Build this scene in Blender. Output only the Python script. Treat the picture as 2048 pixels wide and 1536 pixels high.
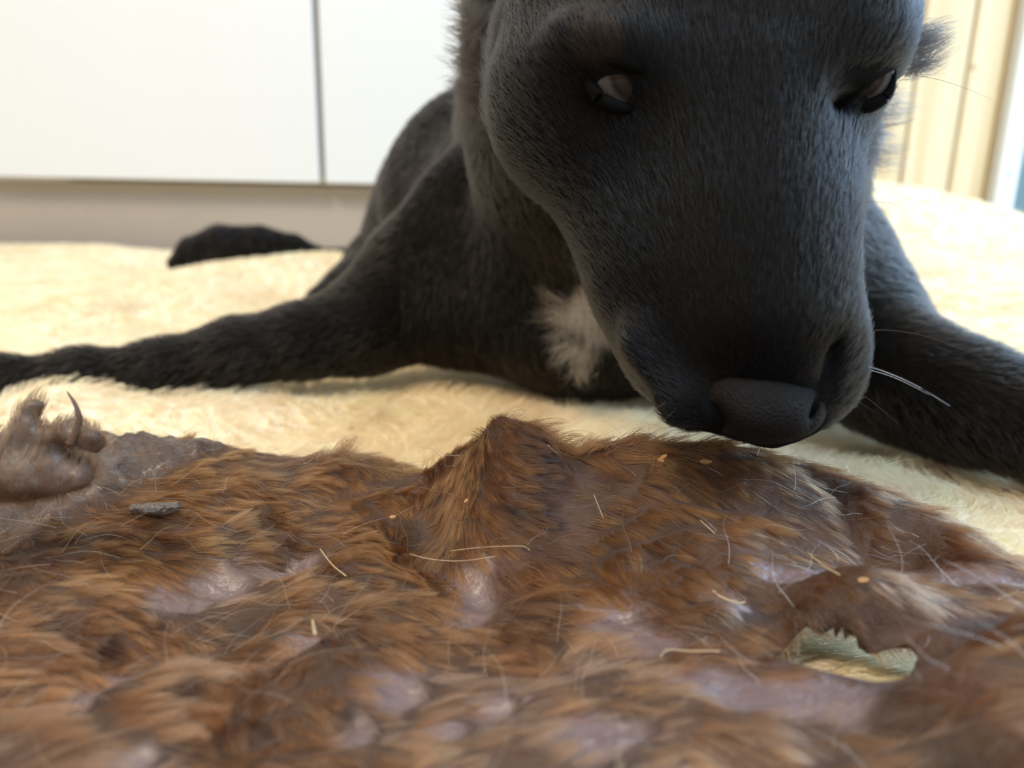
import bpy, math, random
import numpy as np
import openvdb as vdb
from mathutils import Matrix, Vector, kdtree

random.seed(4); rng = np.random.default_rng(11)
C = bpy.context.scene.collection
for o in list(bpy.data.objects): bpy.data.objects.remove(o)

# ------------------------------------------------------------------ camera
FPX = 1500.0
CAM = np.array([0.0, 0.0, 0.15])
PITCH, ROLL = math.radians(14.6), math.radians(1.15)
cam_d = bpy.data.cameras.new('camera'); cam = bpy.data.objects.new('camera', cam_d); C.objects.link(cam)
cm = Matrix.Translation(CAM) @ Matrix.Rotation(math.pi/2 - PITCH, 4, 'X') @ Matrix.Rotation(ROLL, 4, 'Z')
cam.matrix_world = cm
cam_d.sensor_width = 36; cam_d.lens = FPX/2048*36
cam_d.clip_start = 0.005
cam_d.dof.use_dof = True; cam_d.dof.focus_distance = 0.225; cam_d.dof.aperture_fstop = 8.5
sc = bpy.context.scene
sc.camera = cam
sc.view_settings.view_transform = 'Standard'; sc.view_settings.look = 'None'
sc.view_settings.exposure = 0.0; sc.view_settings.gamma = 1.0; sc.view_settings.use_curve_mapping = False
# ------------------------------------------------------------------ light
w = bpy.data.worlds.new('world'); sc.world = w; w.use_nodes = True
wn = w.node_tree
bg = wn.nodes['Background']; bg.inputs[0].default_value = (1.0, 0.97, 0.92, 1); bg.inputs[1].default_value = 0.65
def area(name, loc, target, sx, sy, power, col):
    l = bpy.data.lights.new(name, 'AREA'); l.shape = 'RECTANGLE'; l.size = sx; l.size_y = sy; l.energy = power; l.color = col
    o = bpy.data.objects.new(name, l); C.objects.link(o); o.location = loc
    o.rotation_euler = (Vector(target)-Vector(loc)).to_track_quat('-Z', 'Y').to_euler()
    return o
area('side_daylight', (1.95, 0.8, 0.9), (0.1, 0.4, 0.05), 1.3, 1.4, 43, (0.47, 0.71, 1.0))  # cool daylight from the right, with a window frame added around it
area('skylight', (1.0, -1.0, 1.9), (0.15, 0.3, 0.1), 0.8, 0.8, 38, (0.50, 0.73, 1.0))
area('door_daylight', (1.38, 1.41, 1.3), (0.25, 0.25, 0.1), 0.7, 1.1, 24, (0.40, 0.66, 1.0))
area('ceiling_light', (-0.9, -0.4, 1.9), (-0.1, 0.4, 0), 0.6, 0.6, 34, (1.0, 0.80, 0.54))

R3 = np.array(cm.to_3x3())
def P(px, py, Z):
    v = np.array([(px-1024)/FPX*Z, -(py-768)/FPX*Z, -Z])
    return CAM + R3 @ v
def G(px, py, z):          # ray to height z
    d = P(px, py, 1.0) - CAM
    return CAM + d*((z-CAM[2])/d[2])

# ------------------------------------------------------------------ helpers
def link(name, data, parent=None, label=None, cat=None, group=None, kind=None):
    o = bpy.data.objects.new(name, data); C.objects.link(o)
    if parent is not None:
        o.parent = parent
        if parent.type == 'EMPTY' and parent.parent is None: o.location = -parent.location
    if label: o['label'] = label
    if cat: o['category'] = cat
    if group: o['group'] = group
    if kind: o['kind'] = kind
    return o
def empty(name, loc, label, cat, group=None, kind=None):
    o = link(name, None, None, label, cat, group, kind); o.location = Vector(loc); o.empty_display_size = 0.02
    return o
def mesh_from(name, v, f, mat, smooth=True):
    me = bpy.data.meshes.new(name)
    if isinstance(f, list): me.from_pydata([tuple(p) for p in v], [], f)
    else:
        me.vertices.add(len(v)); me.vertices.foreach_set('co', np.asarray(v, np.float32).ravel())
        n, k = f.shape
        me.loops.add(n*k); me.loops.foreach_set('vertex_index', f.astype(np.int32).ravel())
        me.polygons.add(n); me.polygons.foreach_set('loop_start', np.arange(0, n*k, k, dtype=np.int32))
        me.polygons.foreach_set('loop_total', np.full(n, k, np.int32))
        me.update(calc_edges=True); me.validate()
    me.polygons.foreach_set('use_smooth', [smooth]*len(me.polygons))
    if mat: me.materials.append(mat)
    return me
def vcol(me, name, col):
    a = me.attributes.new(name, 'FLOAT_COLOR', 'POINT')
    c = np.ones((len(me.vertices), 4), np.float32); c[:, :3] = col; a.data.foreach_set('color', c.ravel())
def box(name, lo, hi, mat, parent=None, bev=0.0, **k):
    lo, hi = np.array(lo, float), np.array(hi, float)
    v = [(x, y, z) for x in (lo[0], hi[0]) for y in (lo[1], hi[1]) for z in (lo[2], hi[2])]
    f = [(0,1,3,2), (4,6,7,5), (0,4,5,1), (2,3,7,6), (0,2,6,4), (1,5,7,3)]
    me = mesh_from(name, v, f, mat, False)
    o = link(name, me, parent, **k)
    if bev:
        m = o.modifiers.new('b', 'BEVEL'); m.width = bev; m.segments = 3
    return o
def hash3(i, j, k, s):
    n = (i*374761393 + j*668265263 + k*2147483647 + s*1274126177) & 0xffffffff
    n = ((n ^ (n >> 13))*1274126177) & 0xffffffff
    return ((n ^ (n >> 16)) & 0xffff)/65535.0*2-1
def noise(p, scale, seed=0, octv=2):
    p = np.asarray(p, float)
    if p.shape[1] == 2: p = np.c_[p, np.zeros(len(p))]
    out = np.zeros(len(p)); amp = 1.0; q = p/scale
    for o_ in range(octv):
        i = np.floor(q).astype(np.int64); fr = q-i; fr = fr*fr*(3-2*fr); r = 0
        for a in (0, 1):
            for b in (0, 1):
                for c in (0, 1):
                    wgt = (fr[:, 0] if a else 1-fr[:, 0])*(fr[:, 1] if b else 1-fr[:, 1])*(fr[:, 2] if c else 1-fr[:, 2])
                    r = r + wgt*hash3(i[:, 0]+a, i[:, 1]+b, i[:, 2]+c, seed+o_*17)
        out += amp*r; amp *= 0.5; q = q*2.03+5.1
    return out
def smooth(x, a, b):
    t = np.clip((x-a)/(b-a), 0, 1); return t*t*(3-2*t)
def inpoly(x, y, poly):
    r = np.zeros(x.shape, bool); n = len(poly)
    for i in range(n):
        x1, y1 = poly[i]; x2, y2 = poly[(i+1) % n]
        c = ((y1 > y) != (y2 > y)) & (x < (x2-x1)*(y-y1)/(y2-y1+1e-12)+x1); r ^= c
    return r
def polydist(x, y, poly):
    d = np.full(x.shape, 9.0); n = len(poly)
    for i in range(n):
        a = np.array(poly[i]); b = np.array(poly[(i+1) % n]); e = b-a
        t = np.clip(((x-a[0])*e[0]+(y-a[1])*e[1])/(e@e+1e-12), 0, 1)
        d = np.minimum(d, np.hypot(x-a[0]-t*e[0], y-a[1]-t*e[1]))
    return np.where(inpoly(x, y, poly), -d, d)
def tps(pts, reg=1e-4):
    pts = np.array(pts, float); X = pts[:, :2]; z = pts[:, 2]; n = len(X)
    def U(r): return np.where(r > 1e-9, r*r*np.log(np.maximum(r, 1e-9)), 0)
    K = U(np.linalg.norm(X[:, None]-X[None], axis=2)) + reg*np.eye(n)
    A = np.zeros((n+3, n+3)); A[:n, :n] = K; A[:n, n] = 1; A[:n, n+1:] = X; A[n:, :n] = A[:n, n:].T
    s = np.linalg.solve(A, np.r_[z, 0, 0, 0])
    def f(x, y):
        x = np.asarray(x); y = np.asarray(y); sh = x.shape; x = x.ravel(); y = y.ravel()
        out = s[n]+s[n+1]*x+s[n+2]*y
        for i in range(n): out = out + s[i]*U(np.hypot(x-X[i, 0], y-X[i, 1]))
        return out.reshape(sh)
    return f

# ------------------------------------------------------------------ materials
def mat(name):
    m = bpy.data.materials.new(name); m.use_nodes = True
    nt = m.node_tree; return m, nt, nt.nodes['Principled BSDF']
def simple(name, col, rough=0.5, spec=0.5, bump=0.0, scale=50, var=0.0, metal=0):
    m, nt, b = mat(name)
    b.inputs['Base Color'].default_value = (*col, 1); b.inputs['Roughness'].default_value = rough
    b.inputs['Specular IOR Level'].default_value = spec; b.inputs['Metallic'].default_value = metal
    tc = nt.nodes.new('ShaderNodeTexCoord'); n = nt.nodes.new('ShaderNodeTexNoise'); n.inputs['Scale'].default_value = scale
    n.inputs['Detail'].default_value = 4
    nt.links.new(tc.outputs['Object'], n.inputs['Vector'])
    if bump:
        bp = nt.nodes.new('ShaderNodeBump'); bp.inputs['Strength'].default_value = bump; bp.inputs['Distance'].default_value = 0.002
        nt.links.new(n.outputs['Fac'], bp.inputs['Height']); nt.links.new(bp.outputs['Normal'], b.inputs['Normal'])
    if var:
        mx = nt.nodes.new('ShaderNodeMix'); mx.data_type = 'RGBA'
        mx.inputs[6].default_value = (*[c*(1-var) for c in col], 1); mx.inputs[7].default_value = (*[min(1, c*(1+var)) for c in col], 1)
        nt.links.new(n.outputs['Fac'], mx.inputs[0]); nt.links.new(mx.outputs[2], b.inputs['Base Color'])
    return m
def attr_node(nt, name):
    a = nt.nodes.new('ShaderNodeAttribute'); a.attribute_name = name; return a
def hair_mat(name, rough=0.35, rrough=0.4, coat=0.0, ior=1.55):
    m = bpy.data.materials.new(name); m.use_nodes = True; nt = m.node_tree
    nt.nodes.remove(nt.nodes['Principled BSDF'])
    h = nt.nodes.new('ShaderNodeBsdfHairPrincipled')
    h.parametrization = 'COLOR'
    h.inputs['Roughness'].default_value = rough; h.inputs['IOR'].default_value = ior; h.inputs['Radial Roughness'].default_value = rrough
    if 'Coat' in h.inputs: h.inputs['Coat'].default_value = coat
    a = attr_node(nt, 'tint'); nt.links.new(a.outputs['Color'], h.inputs['Color'])
    nt.links.new(h.outputs[0], nt.nodes['Material Output'].inputs['Surface'])
    return m
def pile_mat(name):
    m, nt, b = mat(name)
    a = attr_node(nt, 'tint'); nt.links.new(a.outputs['Color'], b.inputs['Base Color'])
    b.inputs['Roughness'].default_value = 0.75; b.inputs['Specular IOR Level'].default_value = 0.25
    t = nt.nodes.new('ShaderNodeBsdfTranslucent'); nt.links.new(a.outputs['Color'], t.inputs['Color'])
    mx = nt.nodes.new('ShaderNodeMixShader'); mx.inputs[0].default_value = 0.35
    nt.links.new(b.outputs[0], mx.inputs[1]); nt.links.new(t.outputs[0], mx.inputs[2])
    nt.links.new(mx.outputs[0], nt.nodes['Material Output'].inputs['Surface'])
    return m
def skin_mat(name, rough, spec, bump, scale, attrname='tint', gloss=False):
    m, nt, b = mat(name)
    a = attr_node(nt, attrname); nt.links.new(a.outputs['Color'], b.inputs['Base Color'])
    if gloss: g_ = attr_node(nt, 'rough'); nt.links.new(g_.outputs['Fac'], b.inputs['Roughness'])
    b.inputs['Roughness'].default_value = rough; b.inputs['Specular IOR Level'].default_value = spec
    tc = nt.nodes.new('ShaderNodeTexCoord'); n = nt.nodes.new('ShaderNodeTexNoise'); n.inputs['Scale'].default_value = scale; n.inputs['Detail'].default_value = 5
    bp = nt.nodes.new('ShaderNodeBump'); bp.inputs['Strength'].default_value = bump; bp.inputs['Distance'].default_value = 0.001
    nt.links.new(tc.outputs['Object'], n.inputs['Vector']); nt.links.new(n.outputs['Fac'], bp.inputs['Height']); nt.links.new(bp.outputs['Normal'], b.inputs['Normal'])
    return m

# ------------------------------------------------------------------ hair builder
def hair(name, pts, rad, col, mat_, parent, tipfrac=0.15, **k):
    N, K, _ = pts.shape
    hc = bpy.data.hair_curves.new(name); hc.add_curves([K]*N)
    hc.attributes['position'].data.foreach_set('vector', np.ascontiguousarray(pts, np.float32).ravel())
    ra = hc.attributes.get('radius') or hc.attributes.new('radius', 'FLOAT', 'POINT')
    t = np.linspace(0, 1, K); prof = (1-(1-tipfrac)*t**1.5)
    ra.data.foreach_set('value', (np.broadcast_to(np.asarray(rad).reshape(-1, 1), (N, 1))*prof[None]).astype(np.float32).ravel())
    ca = hc.attributes.new('tint', 'FLOAT_COLOR', 'POINT')
    c = np.ones((N, K, 4), np.float32); c[:, :, :3] = col
    ca.data.foreach_set('color', c.ravel())
    hc.materials.append(mat_)
    return link(name, hc, parent, **k)
def strands(root, d, nrm, L, K, lift=0.35, jit=.16, curl=0.0, bendn=0.5, clump=0.6, nclump=None, drop=None, clumpseed=1):
    """root (N,3); d comb tangent (N,3); lift = how far the hair stands; returns (N,K,3)"""
    N = len(root); t = np.linspace(0, 1, K)[None, :, None]
    L = np.asarray(L).reshape(-1, 1, 1)
    j = rng.normal(0, 1, (N, 3))*jit
    d0 = d*(1-lift)+nrm*lift+j; d0 /= np.linalg.norm(d0, axis=1, keepdims=True)
    d1 = d*1.0+nrm*lift*(1-bendn)*0.6+rng.normal(0, 1, (N, 3))*jit*.85; d1 /= np.linalg.norm(d1, axis=1, keepdims=True)
    pts = root[:, None]+L*(d0[:, None]*(t-0.5*t*t)+d1[:, None]*(0.5*t*t))
    if curl:
        ax = np.cross(d, nrm); ph = rng.uniform(0, 6.28, (N, 1, 1))
        pts = pts + ax[:, None]*np.sin(t*5+ph)*curl*L*t
    if nclump:
        ids = np.sort(np.random.default_rng(clumpseed).choice(N, nclump, replace=False))
        kd = kdtree.KDTree(nclump)
        for a, i in enumerate(ids): kd.insert(root[i], a)
        kd.balance()
        near = np.array([kd.find(r)[1] for r in root.tolist()])
        ci = ids[near]; cl = clump*rng.uniform(0.5, 1.0, (N, 1, 1))
        wt = cl*np.clip(t, 0, 1)**1.2
        pts = pts*(1-wt)+(pts[ci])*wt
        return pts, near
    return pts, None
def tri_sample(v, tri, n, weight=None):
    a, b, c = v[tri[:, 0]], v[tri[:, 1]], v[tri[:, 2]]
    nr = np.cross(b-a, c-a); ar = np.linalg.norm(nr, axis=1)*0.5
    wgt = ar*(1 if weight is None else weight); cs = np.cumsum(wgt); cs /= cs[-1]
    f = np.searchsorted(cs, rng.random(n)); f = np.clip(f, 0, len(tri)-1)
    r1, r2 = np.sqrt(rng.random(n)), rng.random(n)
    bc = np.c_[1-r1, r1*(1-r2), r1*r2]
    return f, bc
def vnormals(v, tri):
    n = np.cross(v[tri[:, 1]]-v[tri[:, 0]], v[tri[:, 2]]-v[tri[:, 0]]); vn = np.zeros_like(v)
    for i in range(3): np.add.at(vn, tri[:, i], n)
    return vn/(np.linalg.norm(vn, axis=1, keepdims=True)+1e-12)

# ------------------------------------------------------------------ SDF toolkit
class Field:
    def __init__(s, lo, hi, vox):
        s.lo = np.array(lo); s.vox = vox; s.n = np.ceil((np.array(hi)-s.lo)/vox).astype(int)+1
        s.a = np.full(s.n, 0.05, np.float32)
    def sub(s, lo, hi):
        i0 = np.clip(np.floor((lo-s.lo)/s.vox).astype(int), 0, s.n); i1 = np.clip(np.ceil((hi-s.lo)/s.vox).astype(int)+1, 0, s.n)
        sl = tuple(slice(a, b) for a, b in zip(i0, i1))
        g = np.meshgrid(*[s.lo[k]+s.vox*np.arange(i0[k], i1[k]) for k in range(3)], indexing='ij')
        return sl, g
    def comb(s, sl, d, k, op):
        a = s.a[sl]; d = d.astype(np.float32)
        if op == 'add':
            h = np.clip(0.5+0.5*(a-d)/k, 0, 1); s.a[sl] = a*(1-h)+d*h-k*h*(1-h)
        else:
            h = np.clip(0.5-0.5*(a+d)/k, 0, 1); s.a[sl] = a*(1-h)-d*h+k*h*(1-h)
    def cone(s, p0, r0, p1, r1, k=0.01, op='add'):
        p0, p1 = np.array(p0), np.array(p1); m = max(r0, r1)+k*2+s.vox*3
        sl, g = s.sub(np.minimum(p0, p1)-m, np.maximum(p0, p1)+m)
        e = p1-p0; q = [g[i]-p0[i] for i in range(3)]
        t = np.clip((q[0]*e[0]+q[1]*e[1]+q[2]*e[2])/(e@e+1e-12), 0, 1)
        d = np.sqrt(sum((q[i]-t*e[i])**2 for i in range(3)))-(r0+(r1-r0)*t)
        s.comb(sl, d, k, op)
    def ell(s, p, ax, rad, k=0.01, op='add'):       # ax 3x3 rows = axes
        p = np.array(p); rad = np.array(rad); m = rad.max()+k*2+s.vox*3
        sl, g = s.sub(p-m, p+m); q = [g[i]-p[i] for i in range(3)]
        u = [sum(ax[j][i]*q[i] for i in range(3)) for j in range(3)]
        k0 = np.sqrt(sum((u[j]/rad[j])**2 for j in range(3))); k1 = np.sqrt(sum((u[j]/rad[j]**2)**2 for j in range(3)))+1e-9
        s.comb(sl, k0*(k0-1)/k1, k, op)
    def mesh(s):
        g = vdb.FloatGrid(1.0); g.copyFromArray(np.clip(s.a, -6*s.vox, 6*s.vox).astype(np.float32))
        v, t, q = g.convertToPolygons(0.0, 0.0)
        v = s.lo+np.asarray(v, float)*s.vox; q = np.asarray(q, np.int64)
        tr = q2t(q); vol = np.einsum('ij,ij->i', v[tr[:, 0]], np.cross(v[tr[:, 1]], v[tr[:, 2]])).sum()
        if vol < 0: q = q[:, ::-1]
        return v, q
def keep_big(v, q):            # drop stray islands
    lab = np.arange(len(v))
    for _ in range(400):
        m = lab[q].min(axis=1); new = lab.copy()
        for i in range(4): np.minimum.at(new, q[:, i], m)
        new = new[new]
        if (new == lab).all(): break
        lab = new
    u, c = np.unique(lab, return_counts=True); big = u[c.argmax()]; kf = lab[q[:, 0]] == big
    used = np.unique(q[kf]); mp = np.full(len(v), -1); mp[used] = np.arange(len(used))
    return v[used], mp[q[kf]]
def relax(v, q, n=2, lam=0.5):
    for _ in range(n):
        acc = np.zeros_like(v); cnt = np.zeros(len(v))
        for i in range(4):
            for j in (1, 3):
                np.add.at(acc, q[:, i], v[q[:, (i+j) % 4]]); np.add.at(cnt, q[:, i], 1)
        v = v*(1-lam)+lam*acc/np.maximum(cnt, 1)[:, None]
    return v
def q2t(q): return np.r_[q[:, [0, 1, 2]], q[:, [0, 2, 3]]]

# ================================================================== ROOM
m_white = simple('white_lacquer', (0.74, 0.77, 0.79), 0.28, 0.5, 0.05, 30)
m_cream = simple('cream_edge', (0.62, 0.56, 0.40), 0.5)
m_plinth = simple('greige_plinth', (0.44, 0.385, 0.335), 0.45, 0.4, 0.05, 8, 0.06)
m_floor = simple('floor_vinyl', (0.42, 0.34, 0.25), 0.45, 0.4, 0.05, 12, 0.15)
m_wall = simple('wall_paint', (0.78, 0.74, 0.66), 0.8, 0.2, 0.05, 80)
m_top = simple('worktop_laminate', (0.35, 0.27, 0.2), 0.35, 0.5, 0, 20, 0.2)
m_metal = simple('brushed_screw', (0.35, 0.38, 0.42), 0.35, 0.5, 0, 20, 0, 1)
m_frame = simple('white_door_frame', (0.78, 0.82, 0.85), 0.35)
m_pine, nt, b = mat('pine_board')
tc = nt.nodes.new('ShaderNodeTexCoord'); mp = nt.nodes.new('ShaderNodeMapping'); mp.inputs['Scale'].default_value = (18, 18, 0.7)
nz = nt.nodes.new('ShaderNodeTexNoise'); nz.inputs['Scale'].default_value = 2.2; nz.inputs['Detail'].default_value = 5; nz.inputs['Distortion'].default_value = 0.6
cr = nt.nodes.new('ShaderNodeValToRGB'); cr.color_ramp.elements[0].color = (0.66, 0.48, 0.26, 1); cr.color_ramp.elements[1].color = (0.78, 0.66, 0.45, 1)
cr.color_ramp.elements[0].position = 0.3; cr.color_ramp.elements[1].position = 0.62
nt.links.new(tc.outputs['Object'], mp.inputs[0]); nt.links.new(mp.outputs[0], nz.inputs['Vector']); nt.links.new(nz.outputs['Fac'], cr.inputs[0]); nt.links.new(cr.outputs[0], b.inputs['Base Color'])
b.inputs['Roughness'].default_value = 0.45
m_knot = simple('pine_knot', (0.42, 0.25, 0.11), 0.5)
m_glass, nt, b = mat('door_glass')
b.inputs['Base Color'].default_value = (0.75, 0.9, 0.95, 1); b.inputs['Roughness'].default_value = 0.02; b.inputs['Transmission Weight'].default_value = 1; b.inputs['IOR'].default_value = 1.02

def XW(px, py, yw):
    d_ = P(px, py, 1.0)-CAM; return float(d_[0]/d_[1]*yw)
XE = XW(1993, 380, 1.425)
box('floor', (-2.2, -1.6, -0.06), (2.4, 1.62, 0.0), m_floor, kind='structure')
box('wall_back', (-2.2, 1.62, -0.06), (XE+.03, 1.72, 2.4), m_wall, kind='structure')
# kitchen base cabinets on the back wall
YF = 1.33
for i, (x0, lab) in enumerate(((-0.932, 'white kitchen base cabinet at the left edge, beside the door gap'), (-0.332, 'white kitchen base cabinet directly behind the black dog'))):
    e = empty('base_cabinet', (x0+0.3, YF+0.3, 0), lab, 'cabinet', 'white base cabinets')
    box('carcass', (x0+0.001, YF+0.024, 0.151), (x0+0.599, YF+0.285, 0.87), m_cream, e)
    box('door', (x0+0.005, YF, 0.153), (x0+0.595, YF+0.019, 0.868), m_white, e, 0.0015)
e = empty('cabinet_plinth', (-0.345, YF+0.06, 0), 'long greige plinth board below the white cabinet doors', 'plinth')
box('board', (-1.6, YF+0.045, 0.0), (0.255, YF+0.061, 0.148), m_plinth, e, 0.001)
e = empty('worktop', (-0.345, YF+0.1, 0.87), 'brown laminate worktop lying on the white base cabinets', 'worktop')
box('slab', (-0.95, YF-0.02, 0.871), (0.26, YF+0.288, 0.905), m_top, e, 0.002)
# pine board cladding, boards are parts of the wall
m_pine_w = m_pine
wp = box('wall_pine', (0.262, 1.47, -0.06), (XW(1993, 380, 1.425), 1.60, 2.3), m_pine, kind='structure')
xb = [0.264, 0.36, 0.456, 0.552, 0.648, XW(1800, 375, 1.447), XW(1898, 375, 1.447), XW(1970, 375, 1.447), XE]
for i in range(len(xb)-1):
    o = box('pine_board', (xb[i]+0.003, 1.447, 0.0), (xb[i+1]-0.003, 1.468, 2.3), m_pine, wp, 0.004)
def disc(name, c, r, mat_, parent, thick=0.003, n=14):
    v = [(c[0]+r*math.cos(a*6.2832/n), c[1], c[2]+r*1.3*math.sin(a*6.2832/n)) for a in range(n)]
    v += [(p[0], p[1]-thick, p[2]) for p in v]
    f = [tuple(range(n, 2*n))] + [(a, (a+1) % n, n+(a+1) % n, n+a) for a in range(n)]
    return link(name, mesh_from(name, v, f, mat_, False), parent)
kx = P(1947, 135, 1.447/ (P(1947,135,1)-CAM)[1]); disc('wood_knot', (kx[0], 1.4475, kx[2]), 0.004, m_knot, wp, 0.0008)
# glazed outer door
fr = box('door_1', (XE+.001, 1.425, 0.0), (XE+.036, 1.52, 2.2), m_frame, None, 0.003, kind='structure')
sx = P(2018, 348, 1.425/(P(2018, 348, 1)-CAM)[1]); disc('frame_screw', (sx[0], 1.4255, sx[2]), 0.004, m_metal, fr, 0.002)
box('bottom_rail', (XE+.037, 1.44, 0.0), (1.82, 1.50, 0.10), m_frame, fr, 0.003)
box('stile', (1.76, 1.44, 0.101), (1.82, 1.50, 2.2), m_frame, fr, 0.003)
box('top_rail', (XE+.037, 1.44, 2.14), (1.759, 1.50, 2.2), m_frame, fr, 0.003)
box('glass_pane', (XE+.037, 1.468, 0.101), (1.759, 1.474, 2.139), m_glass, fr)
m_out = simple('outside_deck_paint', (0.62, 0.78, 0.86), 0.6, 0.3, 0.1, 4, 0.1)
box('terrace_floor', (-1.0, 1.73, -0.2), (6.0, 6.0, -0.1), m_out, kind='structure')
box('terrace_wall', (0.2, 4.0, -0.1), (6.0, 4.1, 0.7), m_out, kind='structure')
# right wall; the window frame is added around the side daylight lamp
box('wall_right', (1.83, -0.3, -0.06), (1.93, 1.72, 0.22), m_wall, kind='structure')
wf = box('added_window_1', (1.84, -0.3, 0.22), (1.9, -0.25, 1.9), m_frame, None, kind='structure')
box('added_window_post', (1.84, 1.66, 0.22), (1.9, 1.72, 1.9), m_frame, wf)
box('added_window_head', (1.84, -0.25, 1.84), (1.9, 1.66, 1.9), m_frame, wf)

# ================================================================== RUG
def gd(px, py, Z): return tuple(P(px, py, Z))
rugc = [tuple(G(px, py, z)) for px, py, z in [
    (0, 770, .032), (60, 762, .036), (130, 738, .053), (210, 760, .036), (300, 795, .020), (380, 775, .026), (450, 755, .041), (560, 750, .034), (700, 742, .030), (900, 735, .032), (1040, 745, .028), (1200, 775, .026),
    (100, 830, .036), (300, 850, .032), (600, 840, .030), (850, 900, .030), (850, 820, .034), (1150, 820, .034), (1300, 830, .034),
    (0, 690, .030), (200, 650, .030), (420, 610, .034), (0, 560, .040), (250, 550, .040), (560, 570, .040), (640, 520, .062), (560, 516, .064), (470, 527, .060), (380, 545, .054),
    (1700, 900, .034), (1800, 900, .036), (1900, 925, .034), (2048, 945, .034), (1750, 950, .036), (2000, 1040, .034), (1900, 970, .038), (2200, 1000, .036),
    (1600, 850, .030), (1700, 1280, .054), (1620, 1270, .054), (1800, 1300, .054), (1000, 1200, .030), (300, 1200, .032), (1900, 1400, .030), (500, 1500, .03), (-300, 900, .03), (-300, 700, .03), (-600, 1200, .03), (2500, 1200, .034)]]
rugc += [gd(0, 488, 1.17), gd(150, 483, 1.17), gd(330, 502, 1.15), gd(-200, 485, 1.17), gd(0, 530, 1.0), gd(250, 530, 0.98),
         gd(330, 528, 1.05), gd(500, 512, 1.15),
         gd(1725, 372, 0.86), gd(1830, 382, 0.85), gd(1950, 400, 0.84), gd(2048, 424, 0.83), gd(2250, 470, 0.8), gd(1600, 372, 0.86),
         gd(1760, 490, 0.74), gd(1900, 500, 0.74), gd(2048, 520, 0.72), gd(1780, 560, 0.62), gd(1900, 640, 0.56), gd(2048, 690, 0.50), gd(2250, 760, 0.45)]
rugc += [(1.0, 1.25, .03), (0.5, 1.3, .03), (0, 1.3, .028), (-.5, 1.3, .028), (-1.2, 1.3, .03), (0, .8, .03), (-1.2, .6, .03), (-1.2, 0, .03), (1.2, .0, .03), (1.3, .8, .05), (1.0, 1.05, .04), (0, -.3, .03), (-.8, -.3, .03), (.8, -.3, .03), (.3, .8, .03), (0.15, 0.55, .028), (.1, .3, .028)]
rug_f = tps(rugc, 2e-5)
PILE = 0.011
def rug_h(x, y):
    p = np.c_[x.ravel(), y.ravel()]
    near = smooth(y.ravel(), 0.2, 0.6)
    n = noise(p, 0.05, 3, 2)*0.0018+noise(p, 0.16, 8, 1)*0.003*near
    z = rug_f(x, y)-PILE*0.75+n.reshape(x.shape)
    under = smooth(-polydist(x, y, poly), -0.004, 0.01)
    z = np.where(under > 0, np.minimum(z, z*(1-under)+(hide_f(x, y)-0.017)*under), z)
    return np.maximum(z, 0.004)
m_rugbase = skin_mat('rug_backing', 0.9, 0.1, 0.2, 300)
m_pile = pile_mat('rug_pile')
def grid_mesh(x0, x1, y0, y1, st, hf, keep=None):
    xs = np.arange(x0, x1+st*.5, st); ys = np.arange(y0, y1+st*.5, st); X, Y = np.meshgrid(xs, ys, indexing='ij')
    Z = hf(X, Y); nx, ny = X.shape; idx = np.arange(nx*ny).reshape(nx, ny)
    q = np.stack([idx[:-1, :-1], idx[1:, :-1], idx[1:, 1:], idx[:-1, 1:]], -1).reshape(-1, 4)
    v = np.c_[X.ravel(), Y.ravel(), Z.ravel()]
    if keep is not None:
        k = keep(v[:, 0], v[:, 1]); q = q[k[q].all(axis=1)]
        used = np.unique(q); mp = np.full(len(v), -1); mp[used] = np.arange(len(used)); v = v[used]; q = mp[q]
    return v, q
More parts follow.
